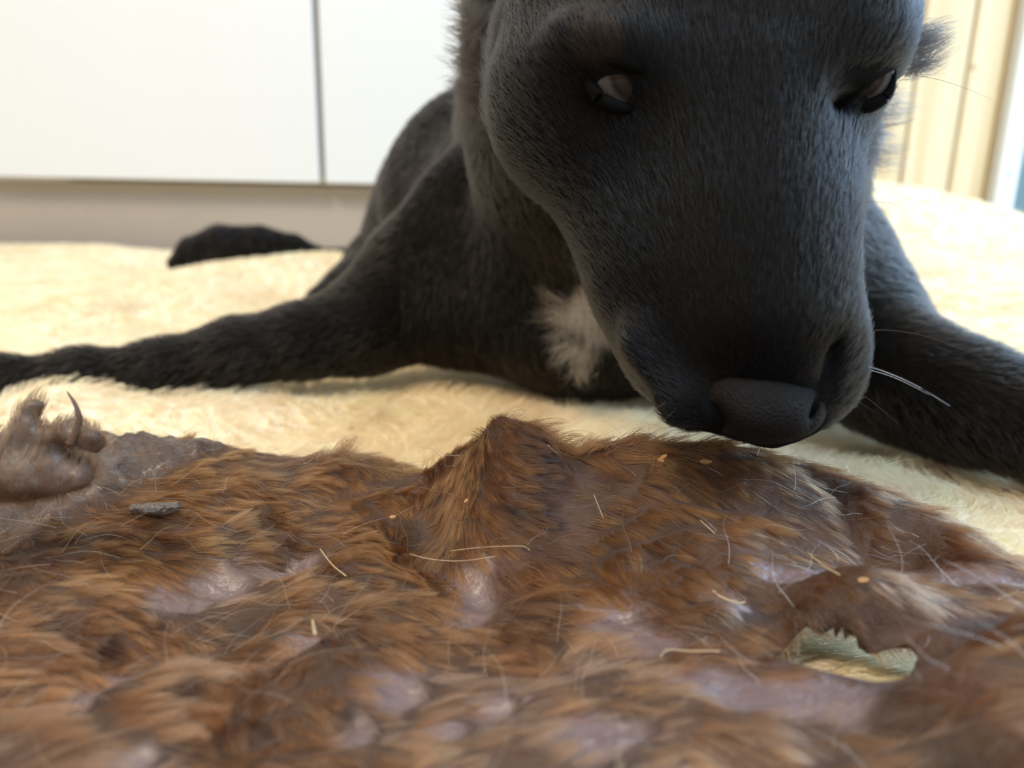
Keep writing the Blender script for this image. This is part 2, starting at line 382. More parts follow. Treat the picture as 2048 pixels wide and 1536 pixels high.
# ================================================================== HIDE
hc = [tuple(G(*c)) for c in [
    (0, 880, .058), (200, 866, .060), (330, 876, .060), (450, 892, .058), (560, 914, .055), (650, 904, .058), (710, 902, .058), (790, 930, .055), (868, 966, .047),
    (900, 946, .052), (935, 885, .066), (982, 834, .0835), (1022, 843, .0832), (1060, 858, .0812), (1130, 900, .0768), (1200, 893, .0775), (1280, 868, .0788), (1400, 864, .0778), (1520, 880, .0765), (1650, 918, .074), (1800, 994, .0695), (1920, 1066, .067), (2048, 1132, .066), (2300, 1230, .062),
    (1040, 950, .066), (880, 1050, .051), (1100, 1030, .063), (1250, 960, .070), (1450, 980, .068), (1650, 1020, .066), (1830, 1060, .064),
    (500, 1000, .057), (650, 1000, .056), (780, 1040, .053), (620, 1110, .0515), (850, 1115, .0505), (730, 1085, .056), (300, 1010, .057), (120, 1020, .054), (0, 1050, .050), (300, 1100, .055), (100, 1150, .056), (430, 1160, .051),
    (1050, 1130, .056), (950, 1170, .050), (1230, 1120, .058), (1230, 1220, .052), (1450, 1120, .061), (1400, 1230, .056), (1500, 1200, .057), (1650, 1110, .060),
    (1830, 1120, .0605), (1780, 1130, .0595), (1860, 1030, .068), (1990, 1103, .0665), (1920, 1130, .064), (2048, 1180, .066),
    (1560, 1200, .058), (1620, 1190, .064), (1700, 1178, .0665), (1800, 1188, .066), (1900, 1215, .064), (1560, 1262, .056), (1600, 1243, .058), (1660, 1243, .0585), (1740, 1262, .0585), (1815, 1285, .058),
    (1450, 1260, .0555), (1600, 1308, .058), (1700, 1328, .0595), (1800, 1335, .060), (1400, 1330, .0575), (1250, 1330, .056), (1080, 1330, .054), (1700, 1420, .060),
    (1870, 1325, .068), (1950, 1275, .073), (2048, 1222, .076), (1950, 1400, .070), (2048, 1350, .074), (1800, 1500, .062), (2048, 1500, .070),
    (700, 1220, .055), (550, 1270, .051), (850, 1320, .0535), (700, 1400, .056), (400, 1330, .055), (200, 1350, .051), (60, 1400, .055), (450, 1480, .053), (200, 1500, .056), (900, 1450, .055), (1200, 1450, .057), (1450, 1450, .057), (-200, 1100, .05), (-300, 1400, .05)]]
# behind the crest the sheet falls to the blanket
for px, py, z, dz in [(200, 866, .060, .05), (450, 892, .058, .045), (650, 904, .058, .04), (868, 958, .049, .03), (990, 812, .0855, .035), (1130, 850, .080, .035), (1250, 858, .079, .035), (1400, 872, .077, .035), (1520, 893, .0755, .035), (1650, 928, .073, .035), (1800, 978, .070, .035), (2048, 1098, .067, .035), (0, 880, .058, .05)]:
    p = G(px, py, z); dd = p[:2]/np.linalg.norm(p[:2]); hc.append((p[0]+dd[0]*dz, p[1]+dd[1]*dz, .042))
hc += [(-.25, -.05, .045), (0, -.08, .05), (.25, -.05, .05), (.28, .05, .055)]
hide_f = tps(hc, 1e-6)
far = [(-200, 880, .058, .045), (0, 880, .058, .045), (200, 866, .060, .045), (450, 892, .058, .04), (560, 914, .055, .035), (650, 904, .058, .035), (790, 930, .055, .025), (868, 958, .049, .016), (920, 905, .06, .02), (990, 812, .0855, .026), (1130, 850, .080, .03), (1250, 858, .079, .03), (1400, 872, .077, .03), (1520, 893, .0755, .03), (1650, 928, .073, .03), (1800, 978, .070, .03), (2048, 1098, .067, .03), (2300, 1230, .062, .03)]
poly = []
for px, py, z, dz in far:
    p = G(px, py, z); dd = p[:2]/np.linalg.norm(p[:2]); poly.append((p[0]+dd[0]*dz, p[1]+dd[1]*dz))
poly += [(.29, .06), (.27, -.06), (.1, -.10), (-.12, -.09), (-.27, -.05), (-.30, .1)]
hole = [tuple(G(*c)[:2]) for c in [(1535, 1285, .055), (1600, 1316, .055), (1700, 1338, .056), (1810, 1342, .057), (1838, 1296, .056), (1745, 1278, .0565), (1660, 1258, .0555), (1595, 1256, .055), (1550, 1268, .055)]]
bare = [tuple(G(*c)[:2]) for c in [(-100, 1075, .05), (110, 1050, .052), (190, 985, .056), (330, 960, .056), (410, 905, .057), (470, 888, .058), (330, 860, .055), (100, 850, .05), (-100, 850, .05)]]
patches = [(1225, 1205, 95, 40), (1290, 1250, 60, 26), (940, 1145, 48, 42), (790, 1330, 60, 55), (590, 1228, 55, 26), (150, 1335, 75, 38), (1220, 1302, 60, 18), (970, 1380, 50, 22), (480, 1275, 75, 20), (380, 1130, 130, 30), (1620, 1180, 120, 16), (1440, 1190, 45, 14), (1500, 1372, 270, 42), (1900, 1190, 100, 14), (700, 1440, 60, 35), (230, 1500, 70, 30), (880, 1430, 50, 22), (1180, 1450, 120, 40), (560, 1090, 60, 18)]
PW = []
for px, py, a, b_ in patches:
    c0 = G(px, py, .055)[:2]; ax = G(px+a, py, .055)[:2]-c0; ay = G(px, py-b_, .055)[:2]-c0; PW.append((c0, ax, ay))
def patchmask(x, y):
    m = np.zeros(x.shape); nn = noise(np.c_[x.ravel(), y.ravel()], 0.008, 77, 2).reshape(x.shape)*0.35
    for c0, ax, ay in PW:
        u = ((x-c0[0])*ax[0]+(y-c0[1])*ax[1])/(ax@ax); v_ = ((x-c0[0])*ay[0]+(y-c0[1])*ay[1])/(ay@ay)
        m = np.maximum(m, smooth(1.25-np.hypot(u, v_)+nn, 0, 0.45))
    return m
CR = [([(500, 1000), (560, 1060), (640, 1105), (740, 1118), (860, 1112)], .0035, .0028), ([(1010, 1000), (1060, 985), (1120, 1000)], .004, .0028), ([(1480, 1000), (1560, 1010), (1640, 1035), (1720, 1100), (1830, 1122)], .004, .0035),
      ([(1250, 985), (1330, 1000), (1400, 985)], .0025, .002), ([(300, 1170), (400, 1192), (480, 1185)], .003, .0024), ([(330, 1330), (430, 1345), (500, 1362)], .003, .0024), ([(90, 1195), (190, 1250)], .003, .0024),
      ([(540, 1440), (620, 1425), (680, 1395)], .003, .0024), ([(1480, 905), (1560, 935), (1650, 960), (1740, 1010)], .0035, .003), ([(1100, 1060), (1180, 1075), (1260, 1060)], .002, .0022), ([(900, 1130), (935, 1175), (1000, 1200)], .002, .002),
      ([(1150, 1110), (1230, 1140), (1330, 1150)], .002, .0022), ([(640, 1160), (700, 1180), (760, 1170)], .002, .002), ([(1380, 1120), (1450, 1165), (1560, 1190)], .0025, .0025), ([(1060, 1180), (1100, 1230), (1090, 1280)], .002, .0022)]
CW = [([tuple(G(px, py, .057)[:2]) for px, py in pl], a_, w_) for pl, a_, w_ in CR]
def crease(x, y, dark=False):
    out = np.zeros(x.shape)
    for pl, a_, w_ in CW:
        d_ = np.full(x.shape, 9.0)
        for p0, p1 in zip(pl[:-1], pl[1:]):
            ex, ey = p1[0]-p0[0], p1[1]-p0[1]; t_ = np.clip(((x-p0[0])*ex+(y-p0[1])*ey)/(ex*ex+ey*ey), 0, 1)
            d_ = np.minimum(d_, np.hypot(x-p0[0]-t_*ex, y-p0[1]-t_*ey))
        out = np.maximum(out, (1 if dark else a_)*np.exp(-(d_/w_)**2))
    return out
LP = G(1000, 850, .08); HC0 = np.array(hole).mean(axis=0)
def hide_h(x, y):
    p = np.c_[x.ravel(), y.ravel()]
    wx = noise(p, 0.03, 31, 1)*0.012
    pr = np.c_[p[:, 0]*0.55+wx, p[:, 1]*1.6+wx]
    rid = 1-np.abs(noise(pr, 0.020, 41, 2))
    n = (rid-0.65)*0.0042+noise(p, 0.011, 42, 2)*0.0009
    l_ = 1-.75*np.exp(-(((p[:, 0]-LP[0]-.005)/.035)**2+((p[:, 1]-LP[1])/.035)**2)); l_ = l_*(1-.65*smooth(p[:, 0], .045, .09)*smooth(p[:, 1], .12, .15))
    l_ = l_*(.25+.75*smooth(polydist(p[:, 0], p[:, 1], hole), .002, .016))
    z = hide_f(x, y)+(n*l_).reshape(x.shape)
    pm = patchmask(x, y); z = z-pm*0.0010-crease(x, y)*1.2-0.003
    z = z-.0045*np.exp(-(np.maximum(polydist(x, y, hole), 0)/.0045)**2)*smooth(y, HC0[1]-.001, HC0[1]+.003)
    return np.maximum(z, 0.036)
hroot = empty('animal_hide', (0, 0.15, 0.04), 'crumpled reddish brown furry animal hide with short-haired patches tinted with mauve sheen in the foreground', 'animal hide')
hv, hq = grid_mesh(-.32, .31, -.11, .34, 0.00135, hide_h, lambda x, y: (polydist(x, y, poly)+.009*noise(np.c_[x, y], .03, 99, 3) < 0) & (polydist(x, y, hole) > -.00195))
hd0 = polydist(hv[:, 0], hv[:, 1], hole); inn = hd0 < .0004; e_ = 1e-4
gx = (polydist(hv[:, 0]+e_, hv[:, 1], hole)-hd0)/e_; gy = (polydist(hv[:, 0], hv[:, 1]+e_, hole)-hd0)/e_
hv[inn, 0] += (gx*(.0004-hd0))[inn]; hv[inn, 1] += (gy*(.0004-hd0))[inn]
bd = polydist(hv[:, 0], hv[:, 1], bare); hn_ = noise(hv[:, :2], 0.01, 55, 2)
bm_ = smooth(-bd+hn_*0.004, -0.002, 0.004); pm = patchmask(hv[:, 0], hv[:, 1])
wr = noise(np.c_[hv[:, 0]*2.2+hv[:, 1], hv[:, 1]*0.5], 0.012, 91, 2)
wr2 = noise(np.c_[hv[:, 0]*3+hv[:, 1]*2, hv[:, 1]*0.3], 0.012, 93, 1); hv[:, 2] += bm_*(wr*0.0006+np.abs(wr2)*.0022)+bm_*.0015
me = mesh_from('skin', hv, hq, None)
base = np.array([.05, .02, .009]); bare_c = np.array([.075, .048, .040]); sheen_c = np.array([.165, .115, .115])  # mauve daylight sheen is put into the colour of the short-haired patches
hcx = base[None]*(1+0.4*noise(hv[:, :2], .01, 61, 2)[:, None])
hcx = hcx*(1-pm[:, None])+sheen_c*pm[:, None]; hcx = hcx*(1-bm_[:, None])+bare_c*bm_[:, None]*(1+.3*hn_[:, None])
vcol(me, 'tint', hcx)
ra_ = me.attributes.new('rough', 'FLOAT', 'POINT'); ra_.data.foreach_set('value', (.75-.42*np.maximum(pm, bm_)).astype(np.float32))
m_skin = skin_mat('hide_skin', 0.30, 0.7, 0.9, 350, gloss=True)
m_flap = skin_mat('flap_skin', 0.4, 0.6, 0.8, 350); me.materials.append(m_skin)
sk = link('skin', me, hroot)
so = sk.modifiers.new('s', 'SOLIDIFY'); so.thickness = 0.0016; so.offset = -1
tri = q2t(hq); cen = hv[tri].mean(axis=1)
pmc = pm[tri].mean(axis=1); bmc = bm_[tri].mean(axis=1)
dd = np.hypot(cen[:, 0], cen[:, 1]); viewok = (cen[:, 1] > 0.07) & (np.abs(cen[:, 0])/np.maximum(cen[:, 1], .01) < 0.85)
hd_ = polydist(cen[:, 0], cen[:, 1], hole)
wt = (1-0.93*bmc)*(1-0.15*pmc)*np.where(viewok, 1.0, 0.4)*np.maximum(smooth(hd_, 0.0005, .004), cen[:, 1] > HC0[1])
NH = 360000
f, bc = tri_sample(hv, tri, NH, wt)
root = (hv[tri[f]]*bc[:, :, None]).sum(axis=1); vn = vnormals(hv, tri); nr = (vn[tri[f]]*bc[:, :, None]).sum(axis=1)
pmr = (pm[tri[f]]*bc).sum(1); bmr = (bm_[tri[f]]*bc).sum(1)
x, y = root[:, 0], root[:, 1]
rp = G(1000, 850, .08)
th = -0.35+1.15*noise(root[:, :2], 0.045, 71, 2)+0.6*noise(root[:, :2], 0.014, 72, 1)
# on the left face of the raised lump the hair fans down and outward
lw = np.exp(-(((x-rp[0]+.017)/.016)**2+((y-rp[1]+.01)/.03)**2)); th = th*(1-lw)+lw*(-2.75)
redr = smooth(x, .01, .06)*.85*smooth(y, .12, .16); th = th*(1-redr)+redr*(-.55+.45*noise(root[:, :2], .03, 74, 2))
hc0 = np.array(hole).mean(axis=0); hw_ = np.exp(-(np.maximum(polydist(x, y, hole), 0)/.006)**2)*(y > hc0[1]); th = th*(1-hw_)+hw_*(-1.6)
tan = np.c_[np.cos(th), np.sin(th), np.zeros(NH)]; tan -= nr*(tan*nr).sum(1, keepdims=True); tan /= np.linalg.norm(tan, axis=1, keepdims=True)
hdr = polydist(x, y, hole)
Lh = rng.uniform(.006, .0125, NH)*np.where(y > hc0[1], .45+.55*smooth(hdr, .002, .012), .3+.7*smooth(hdr, 0, .012))*(1-0.55*pmr)*(1-.5*bmr)*(1+.25*noise(root[:, :2], .02, 73, 1))
lift = (0.13+.10*lw-.06*redr)[:, None]
pts, near = strands(root-nr*.0004, tan, nr, Lh, 6, lift=lift, jit=.10, curl=.05, clump=(.85*(1-.8*hw_))[:, None, None], nclump=9000, clumpseed=5)
cn = rng.normal(0, 1, 9000)[near][:, None]
big = noise(root[:, :2], .022, 81, 2)[:, None]
fg = smooth(-y, -.19, -.13)[:, None]; tipc = (np.array([.165, .062, .018])*(1-fg)+np.array([.23, .098, .044])*fg)*(1+.38*big+.26*cn)*rng.uniform(.6, 1.4, (NH, 1))*1*np.array([1, 1, 1]); tipc = np.clip(tipc, .012, .8)
red = smooth(x, 0.02, 0.12)[:, None]; tipc = tipc*(1-red*.45)+np.array([.13, .055, .028])*red*.45
grey = pmr[:, None]*.65; tipc = tipc*(1-grey)+np.array([.33, .25, .25])*grey  # the same mauve sheen coloured into the patch hairs
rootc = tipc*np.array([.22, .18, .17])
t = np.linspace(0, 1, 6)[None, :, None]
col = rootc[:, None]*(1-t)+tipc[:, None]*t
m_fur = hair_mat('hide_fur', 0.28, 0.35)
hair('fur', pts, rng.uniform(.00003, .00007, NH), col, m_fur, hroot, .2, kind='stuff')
# stray long hairs
NS = 650
f, bc = tri_sample(hv, tri, NS, wt*viewok)
root = (hv[tri[f]]*bc[:, :, None]).sum(axis=1); nr = (vn[tri[f]]*bc[:, :, None]).sum(axis=1)
a = rng.uniform(0, 6.28, NS); tan = np.c_[np.cos(a), np.sin(a), np.zeros(NS)]
pts, _ = strands(root+nr*.0018, tan, nr, rng.uniform(.006, .02, NS), 7, lift=.33, curl=.12)
cc = np.array([.50, .31, .18])*rng.uniform(.35, 1.2, (NS, 1))
hair('stray_hairs', pts, rng.uniform(.00004, .00008, NS), np.clip(cc, 0, .9)[:, None], m_fur, hroot, .3, kind='stuff')
# tufts standing on the crest line
def tuft_line(pix, z, n, dirv, L, colr, name, spread=.004, curl=.15, parent=hroot, mat_=None, rad=.00008):
    rr = []
    for _ in range(n):
        s = rng.random()*(len(pix)-1); i = min(int(s), len(pix)-2); fr_ = s-i
        px = pix[i][0]*(1-fr_)+pix[i+1][0]*fr_; py = pix[i][1]*(1-fr_)+pix[i+1][1]*fr_; zz = z[i]*(1-fr_)+z[i+1]*fr_
        rr.append(G(px, py, zz)+rng.normal(0, spread, 3)*np.array([1, 1, .15]))
    rr = np.array(rr); rr[:, 2] = hide_h(rr[:, 0], rr[:, 1])+.0004; d_ = np.tile(np.array(dirv, float)/np.linalg.norm(dirv), (n, 1))
    nn = np.tile([0, 0, 1.], (n, 1))
    pts, _ = strands(rr, d_, nn, rng.uniform(.6, 1.1, n)*L, 7, lift=.45, curl=curl, clump=.8, nclump=max(3, n//22), clumpseed=2)
    return hair(name, pts, rad, (np.array(colr)*rng.uniform(.6, 1.2, (n, 1)))[:, None], mat_ or m_fur, parent, .2, kind='stuff')
tuft_line([(980, 834), (1060, 850), (1130, 880), (1290, 870)], [.0835, .082, .078, .078], 500, (1, .05, .02), .009, (.16, .07, .03), 'crest_tufts', .002)
tuft_line([(660, 905), (700, 902)], [.058, .058], 90, (.9, 0, .9), .010, (.2, .1, .05), 'crest_tufts', .0008)
tuft_line([(840, 955), (900, 945)], [.051, .053], 40, (.5, 0, 1), .009, (.22, .1, .04), 'crest_tufts', .002)

rug = empty('fluffy_blanket', (0, 0.4, 0), 'thick cream fluffy blanket spread over the floor under the dog and hide', 'blanket')
v, q = grid_mesh(-1.3, 1.45, -0.35, 1.315, 0.008, rug_h)
me = mesh_from('backing', v, q, m_rugbase)
RUGC = np.array([0.95, 0.84, 0.64])
vcol(me, 'tint', np.tile(RUGC*0.95, (len(v), 1)))
bk = link('backing', me, rug)
so = bk.modifiers.new('s', 'SOLIDIFY'); so.thickness = 0.003; so.offset = -1
tri = q2t(q); cen = v[tri].mean(axis=1); dist = np.hypot(cen[:, 0], cen[:, 1]-0.0)
wt = 1/np.maximum(dist, 0.16)**1.5
# nothing is seen beneath the hide or behind the camera
ang = np.abs(cen[:, 0])/np.maximum(cen[:, 1], 1e-3)
wt = np.where((cen[:, 1] < 0.04) | (ang > 0.95), wt*0.22, wt)
NP = 250000
f, bc = tri_sample(v, tri, NP, wt)
root = (v[tri[f]]*bc[:, :, None]).sum(axis=1); vn = vnormals(v, tri); nr = (vn[tri[f]]*bc[:, :, None]).sum(axis=1)
dr = np.hypot(root[:, 0], root[:, 1])
th = noise(root[:, :2], 0.06, 21, 2)*2.6+0.6
tan = np.c_[np.cos(th), np.sin(th)*0.8-0.25, np.zeros(NP)]; tan -= nr*(tan*nr).sum(1, keepdims=True)
tan /= np.linalg.norm(tan, axis=1, keepdims=True)
Lh = PILE*rng.uniform(0.75, 1.15, NP)*(1+0.25*noise(root[:, :2], 0.03, 5, 1))
pts, _ = strands(root-nr*0.001, tan, nr, Lh, 5, lift=0.55, curl=0.06, clump=0.5, nclump=26000)
cv = (1+0.10*noise(root[:, :2], 0.012, 9, 2))[:, None]
colr = np.clip(RUGC[None]*cv*rng.uniform(0.92, 1.08, (NP, 1)), 0, 0.95)
hair('pile', pts, 0.00011+0.0005*np.clip(dr-0.2, 0, 1.2), colr[:, None, :], m_pile, rug, 0.35, kind='stuff')


# curled bare flap on the left of the hide
D0 = .185
fl = Field(P(-130, 1050, .15)-.05, P(260, 780, .24)+.05, .0012)
def cp(px, py, dz=0): return P(px, py, D0+dz)
I3 = np.eye(3); px2m = D0/FPX
for (x0_, y0_, r0_, x1_, y1_, r1_, dz) in [(-80, 950, 55, 60, 940, 60, .01), (60, 940, 60, 150, 950, 38, .005), (30, 920, 34, 48, 860, 20, .004), (48, 860, 20, 66, 812, 10, .002), (66, 812, 10, 88, 806, 5, .002), (85, 905, 24, 150, 870, 20, .004), (150, 870, 20, 185, 885, 17, 0), (185, 885, 17, 200, 935, 12, -.002), (150, 985, 14, 205, 950, 11, -.002), (100, 870, 14, 130, 855, 12, .002), (-60, 900, 26, 10, 880, 20, .008)]:
    fl.cone(cp(x0_, y0_, dz), r0_*px2m, cp(x1_, y1_, dz), r1_*px2m, .004)
fl.ell(cp(165, 925, -.006), I3, (.0032, .006, .005), .003, 'sub'); fl.ell(cp(70, 965, -.012), I3, (.006, .008, .003), .004, 'sub')
v, q = fl.mesh(); v, q = keep_big(v, q)
v = v+vnormals(v, q2t(q))*(noise(v, .006, 5, 3)*.0009)[:, None]; v = relax(v, q, 1)
me = mesh_from('curled_flap', v, q, m_flap)
cc = np.array([.12, .085, .066])*(1+.5*noise(v, .007, 6, 2)[:, None]); vcol(me, 'tint', np.clip(cc, .02, .5))
flap = link('curled_flap', me, hroot, label='curled greyish brown bare flap at the left edge')
tri = q2t(q); f, bc = tri_sample(v, tri, 5000); vnf = vnormals(v, tri)
root = (v[tri[f]]*bc[:, :, None]).sum(1); nr = vnf[tri[f]].mean(axis=1); up = np.tile([.3, 0, 1.], (5000, 1)); up -= nr*(up*nr).sum(1, keepdims=True)
pts, _ = strands(root, up, nr, rng.uniform(.002, .006, 5000), 5, lift=.3, clump=.8, nclump=250)
o = hair('flap_hair', pts, .00006, (np.array([.22, .12, .075])*rng.uniform(.5, 1.2, (5000, 1)))[:, None], m_fur, hroot, .2, kind='stuff')
def tube(name, pts, radii, mat_, parent, n=10, **k):
    pts = [Vector(p) for p in pts]; v = []; f = []
    for i, p in enumerate(pts):
        t_ = (pts[min(i+1, len(pts)-1)]-pts[max(i-1, 0)]).normalized(); s = t_.orthogonal().normalized(); b2 = t_.cross(s)
        for a in range(n):
            an = a*2*math.pi/n; v.append(p+(s*math.cos(an)+b2*math.sin(an))*radii[i])
    for i in range(len(pts)-1):
        for a in range(n): f.append((i*n+a, i*n+(a+1) % n, (i+1)*n+(a+1) % n, (i+1)*n+a))
    f.append(tuple(range(n))[::-1]); f.append(tuple((len(pts)-1)*n+a for a in range(n)))
    return link(name, mesh_from(name, [tuple(p) for p in v], f, mat_), parent, **k)
m_wisp = simple('wisp', (.10, .055, .035), .4, .5)
def spline(P_, n):
    P_ = [np.array(p) for p in P_]; P_ = [2*P_[0]-P_[1]]+P_+[2*P_[-1]-P_[-2]]; out = []
    for i in range(1, len(P_)-2):
        for s in range(n):
            t = s/n; a, b, c, d = P_[i-1:i+3]
            out.append(.5*((2*b)+(-a+c)*t+(2*a-5*b+4*c-d)*t*t+(-a+3*b-3*c+d)*t**3))
    out.append(P_[-2]); return out
sp = spline([cp(140, 890, -.003), cp(153, 862, -.003), cp(158, 835, -.003), cp(150, 808, -.003), cp(134, 783, -.003)], 6)
tube('curled_wisp', sp, [.0011*(1-i/len(sp))**.8+.00006 for i in range(len(sp))], m_wisp, hroot)
# dark crust on the fur
cr_ = Field(P(240, 1060, .17)-.03, P(390, 980, .24)+.03, .0008)
pc = lambda px, py: np.array(G(px, py, hide_h(*[np.array([a]) for a in G(px, py, .058)[:2]])[0]+.0048))
for a_, b_, ra, rb in [((272, 1018), (320, 1020), 9, 11), ((320, 1018), (352, 1014), 11, 10)]:
    cr_.cone(pc(*a_), ra*.26/1500, pc(*b_), rb*.26/1500, .002)
v, q = cr_.mesh(); v, q = keep_big(v, q); v = v+vnormals(v, q2t(q))*(noise(v, .002, 5, 2)*.0005)[:, None]
m_crust = simple('dark_crust', (.10, .07, .055), .2, .9, .6, 900, .4)
link('dried_scab', mesh_from('dried_scab', v, q, m_crust), hroot, label='dark glossy dried lump')

# loose chips and straws lying on the hide
m_chip = simple('pale_chip', (.42, .23, .10), .6, .3, .3, 400, .15); m_straw = simple('pale_straw', (.50, .38, .24), .5, .3, 0, 300, .1)
def hz(px, py, off=.002):
    z = .06
    zz = np.linspace(.100, .045, 111); pp = np.array([G(px, py, a) for a in zz])   # first hit from the eye
    hh = hide_h(pp[:, 0], pp[:, 1])+off; i = int(np.argmax(zz <= hh))
    return np.array(G(px, py, zz[i]))
chips = [(1327, 915, 9, 40, 'two-pronged pale wood chip on the hide below the dog\'s nose'), (1322, 922, 7, -20, 'small pale wood chip tucked against the two-pronged chip'),
         (1412, 925, 12, 0, 'flat tan wood splinter lying level just right of the pronged chip'), (1727, 1162, 10, 12, 'yellow wood chip above the hole in the hide'), (932, 1003, 6, 50, 'tiny pale chip in the fur below the raised lump of hide'), (785, 1035, 6, 10, 'tiny tan chip left of centre on the smooth fold')]
for px, py, s, an, lab in chips:
    c = hz(px, py, .0058); s_ = 0.95*s*np.linalg.norm(c-CAM)/1500; a = math.radians(an)
    n = 6; vv = []
    for k in range(n):
        r = (1, .7, .9, 1, .75, .85)[k]; th_ = k*6.2832/n; vv.append((s_*r*math.cos(th_), s_*.27*r*math.sin(th_)))
    vs = [(u*math.cos(a), w_*.6, u*math.sin(a)*.6+w_*.8) for u, w_ in vv]
    vs = [Vector(p) for p in vs]; V = vs+[p+Vector((0, .0003, .0005)) for p in vs]
    f_ = [tuple(range(n))[::-1], tuple(range(n, 2*n))]+[(k, (k+1) % n, n+(k+1) % n, n+k) for k in range(n)]
    o = link('wood_chip', mesh_from('wood_chip', V, f_, m_chip, False), None, lab, 'chip', 'chips caught in the hide fur'); o.location = c
straws = [([(820, 1108), (860, 1118), (920, 1122), (990, 1113)], .00011, 'long thin curved straw across the middle of the hide'),
          ([(900, 1102), (960, 1095), (1040, 1092), (1060, 1100)], .00010, 'thin pale straw just above the long curved one'),
          ([(640, 1098), (665, 1130), (692, 1152)], .00018, 'short pale straw slanting down from the left fold edge'),
          ([(1425, 1180), (1440, 1193), (1475, 1206), (1490, 1204)], .00022, 'bent pale straw with a seed husk left of the hole'),
          ([(1188, 990), (1196, 1010), (1206, 1035)], .00010, 'upright hair thin straw in the dark hollow of fur'),
          ([(625, 1240), (630, 1268)], .0004, 'stubby pale straw in the blurred lower left fur'),
          ([(1095, 890), (1117, 910)], .00012, 'short pale straw on the face of the raised lump'),
          ([(1400, 1040), (1430, 1067)], .00012, 'short pale straw slanting across the dark brown fur'),
          ([(1320, 1315), (1335, 1300), (1380, 1302), (1440, 1302)], .00016, 'hooked straw at the near lip of the hide'),
          ([(1615, 1105), (1645, 1130), (1680, 1150)], .00015, 'olive straw in the dark crease at right')]
for pp, r, lab in straws:
    ws = [hz(px, py, .0042) for px, py in pp]; c = ws[0].copy()
    s_ = spline([w_-c for w_ in ws], 5)
    o = tube('straw', s_, [r]*len(s_), m_straw, None, 6, label=lab, cat='straw', group='straws caught in the hide fur'); o.location = c

# ================================================================== DOG
Z0 = .215
F = Field([-.58, .13, .005], [.42, 1.12, .42], .0026)
def C4(px, py, Z, r): return P(px, py, Z), r*Z/FPX
def chain(lst, k=.012):
    for a_, b_ in zip(lst[:-1], lst[1:]):
        p0, r0 = C4(*a_); p1, r1 = C4(*b_); F.cone(p0, r0, p1, r1, k)
# torso, hind part, tail
chain([(985, 450, .80, 240), (1010, 420, .66, 230), (1060, 420, .56, 190), (1100, 500, .50, 180)], .03)
chain([(1300, 470, .80, 240), (1350, 450, .60, 230)], .03)
chain([(1010, 455, .82, 225), (960, 480, .95, 170)], .03)
chain([(860, 470, .82, 130), (770, 540, .74, 75), (690, 585, .66, 40), (640, 600, .64, 26)], .015)
chain([(720, 570, .68, 50), (712, 622, .665, 34), (690, 632, .65, 26)], .012)
chain([(860, 520, .98, 60), (740, 512, 1.0, 16), (640, 503, 1.0, 8), (590, 490, 1.0, 20), (520, 483, .99, 30), (440, 488, .98, 36), (385, 505, .97, 30), (350, 528, .96, 15)], .006)
# left shoulder, foreleg
chain([(1010, 330, .50, 95), (930, 430, .49, 95), (830, 540, .48, 90), (740, 630, .47, 74), (690, 665, .46, 66)], .02)
chain([(900, 620, .48, 90), (740, 660, .465, 74), (600, 683, .45, 66), (470, 706, .44, 60), (320, 738, .43, 50), (160, 743, .42, 38), (0, 748, .41, 28), (-150, 757, .40, 30)], .015)
chain([(-150, 757, .40, 30), (-230, 762, .39, 42), (-290, 775, .375, 34)], .01)
for dx, dz in ((0, -.016), (-14, -.005), (-14, .007), (0, .018)):
    p0, r0 = C4(-270+dx, 775, .38+dz, 17); p1, r1 = C4(-330+dx, 785, .38+dz, 15); F.cone(p0, r0, p1, r1, .004)
# chest
chain([(1100, 560, .47, 165), (1150, 630, .46, 132), (1230, 650, .46, 120)], .03)
chain([(950, 625, .48, 100), (1100, 640, .47, 112)], .03)
chain([(1250, 600, .46, 160), (1480, 590, .45, 190), (1620, 540, .45, 105)], .03)
# right shoulder and foreleg
chain([(1600, 430, .45, 115), (1650, 540, .44, 115), (1710, 650, .42, 115), (1760, 735, .39, 112), (1850, 775, .365, 104), (1960, 815, .345, 98), (2150, 880, .315, 88), (2350, 960, .29, 78)], .02)
chain([(2350, 960, .29, 78), (2480, 1010, .275, 90)], .01)
for dx in (-45, -15, 15, 45):
    p0, r0 = C4(2500+dx*.5, 1010+dx*.6, .27, 34); p1, r1 = C4(2600+dx*.5, 1070+dx*.6, .26, 30); F.cone(p0, r0, p1, r1, .004)
# neck
chain([(1250, 60, .34, 300), (1210, 280, .40, 250), (1200, 450, .46, 200)], .03)
chain([(1450, 120, .34, 262), (1465, 290, .38, 215), (1450, 480, .43, 220)], .03)
# head from cross sections
prof = np.array([  # v, left, right, front depth, half depth
    (-420, 1300, 1560, .255, .030), (-330, 1130, 1700, .222, .055), (-200, 1025, 1800, .198, .072), (-60, 985, 1836, .186, .078), (60, 985, 1840, .184, .074), (120, 986, 1833, .186, .070), (180, 990, 1806, .190, .064),
    (240, 1006, 1768, .191, .058), (300, 1050, 1733, .190, .053), (350, 1103, 1714, .189, .048), (400, 1133, 1702, .188, .044), (450, 1150, 1694, .187, .041),
    (500, 1164, 1688, .187, .039), (560, 1180, 1686, .187, .037), (620, 1203, 1691, .188, .036), (660, 1225, 1700, .188, .035), (700, 1245, 1705, .189, .034),
    (740, 1264, 1703, .190, .033), (780, 1292, 1688, .191, .031), (820, 1345, 1655, .193, .027), (850, 1405, 1622, .195, .021), (872, 1450, 1585, .198, .014), (884, 1495, 1545, .202, .006)])
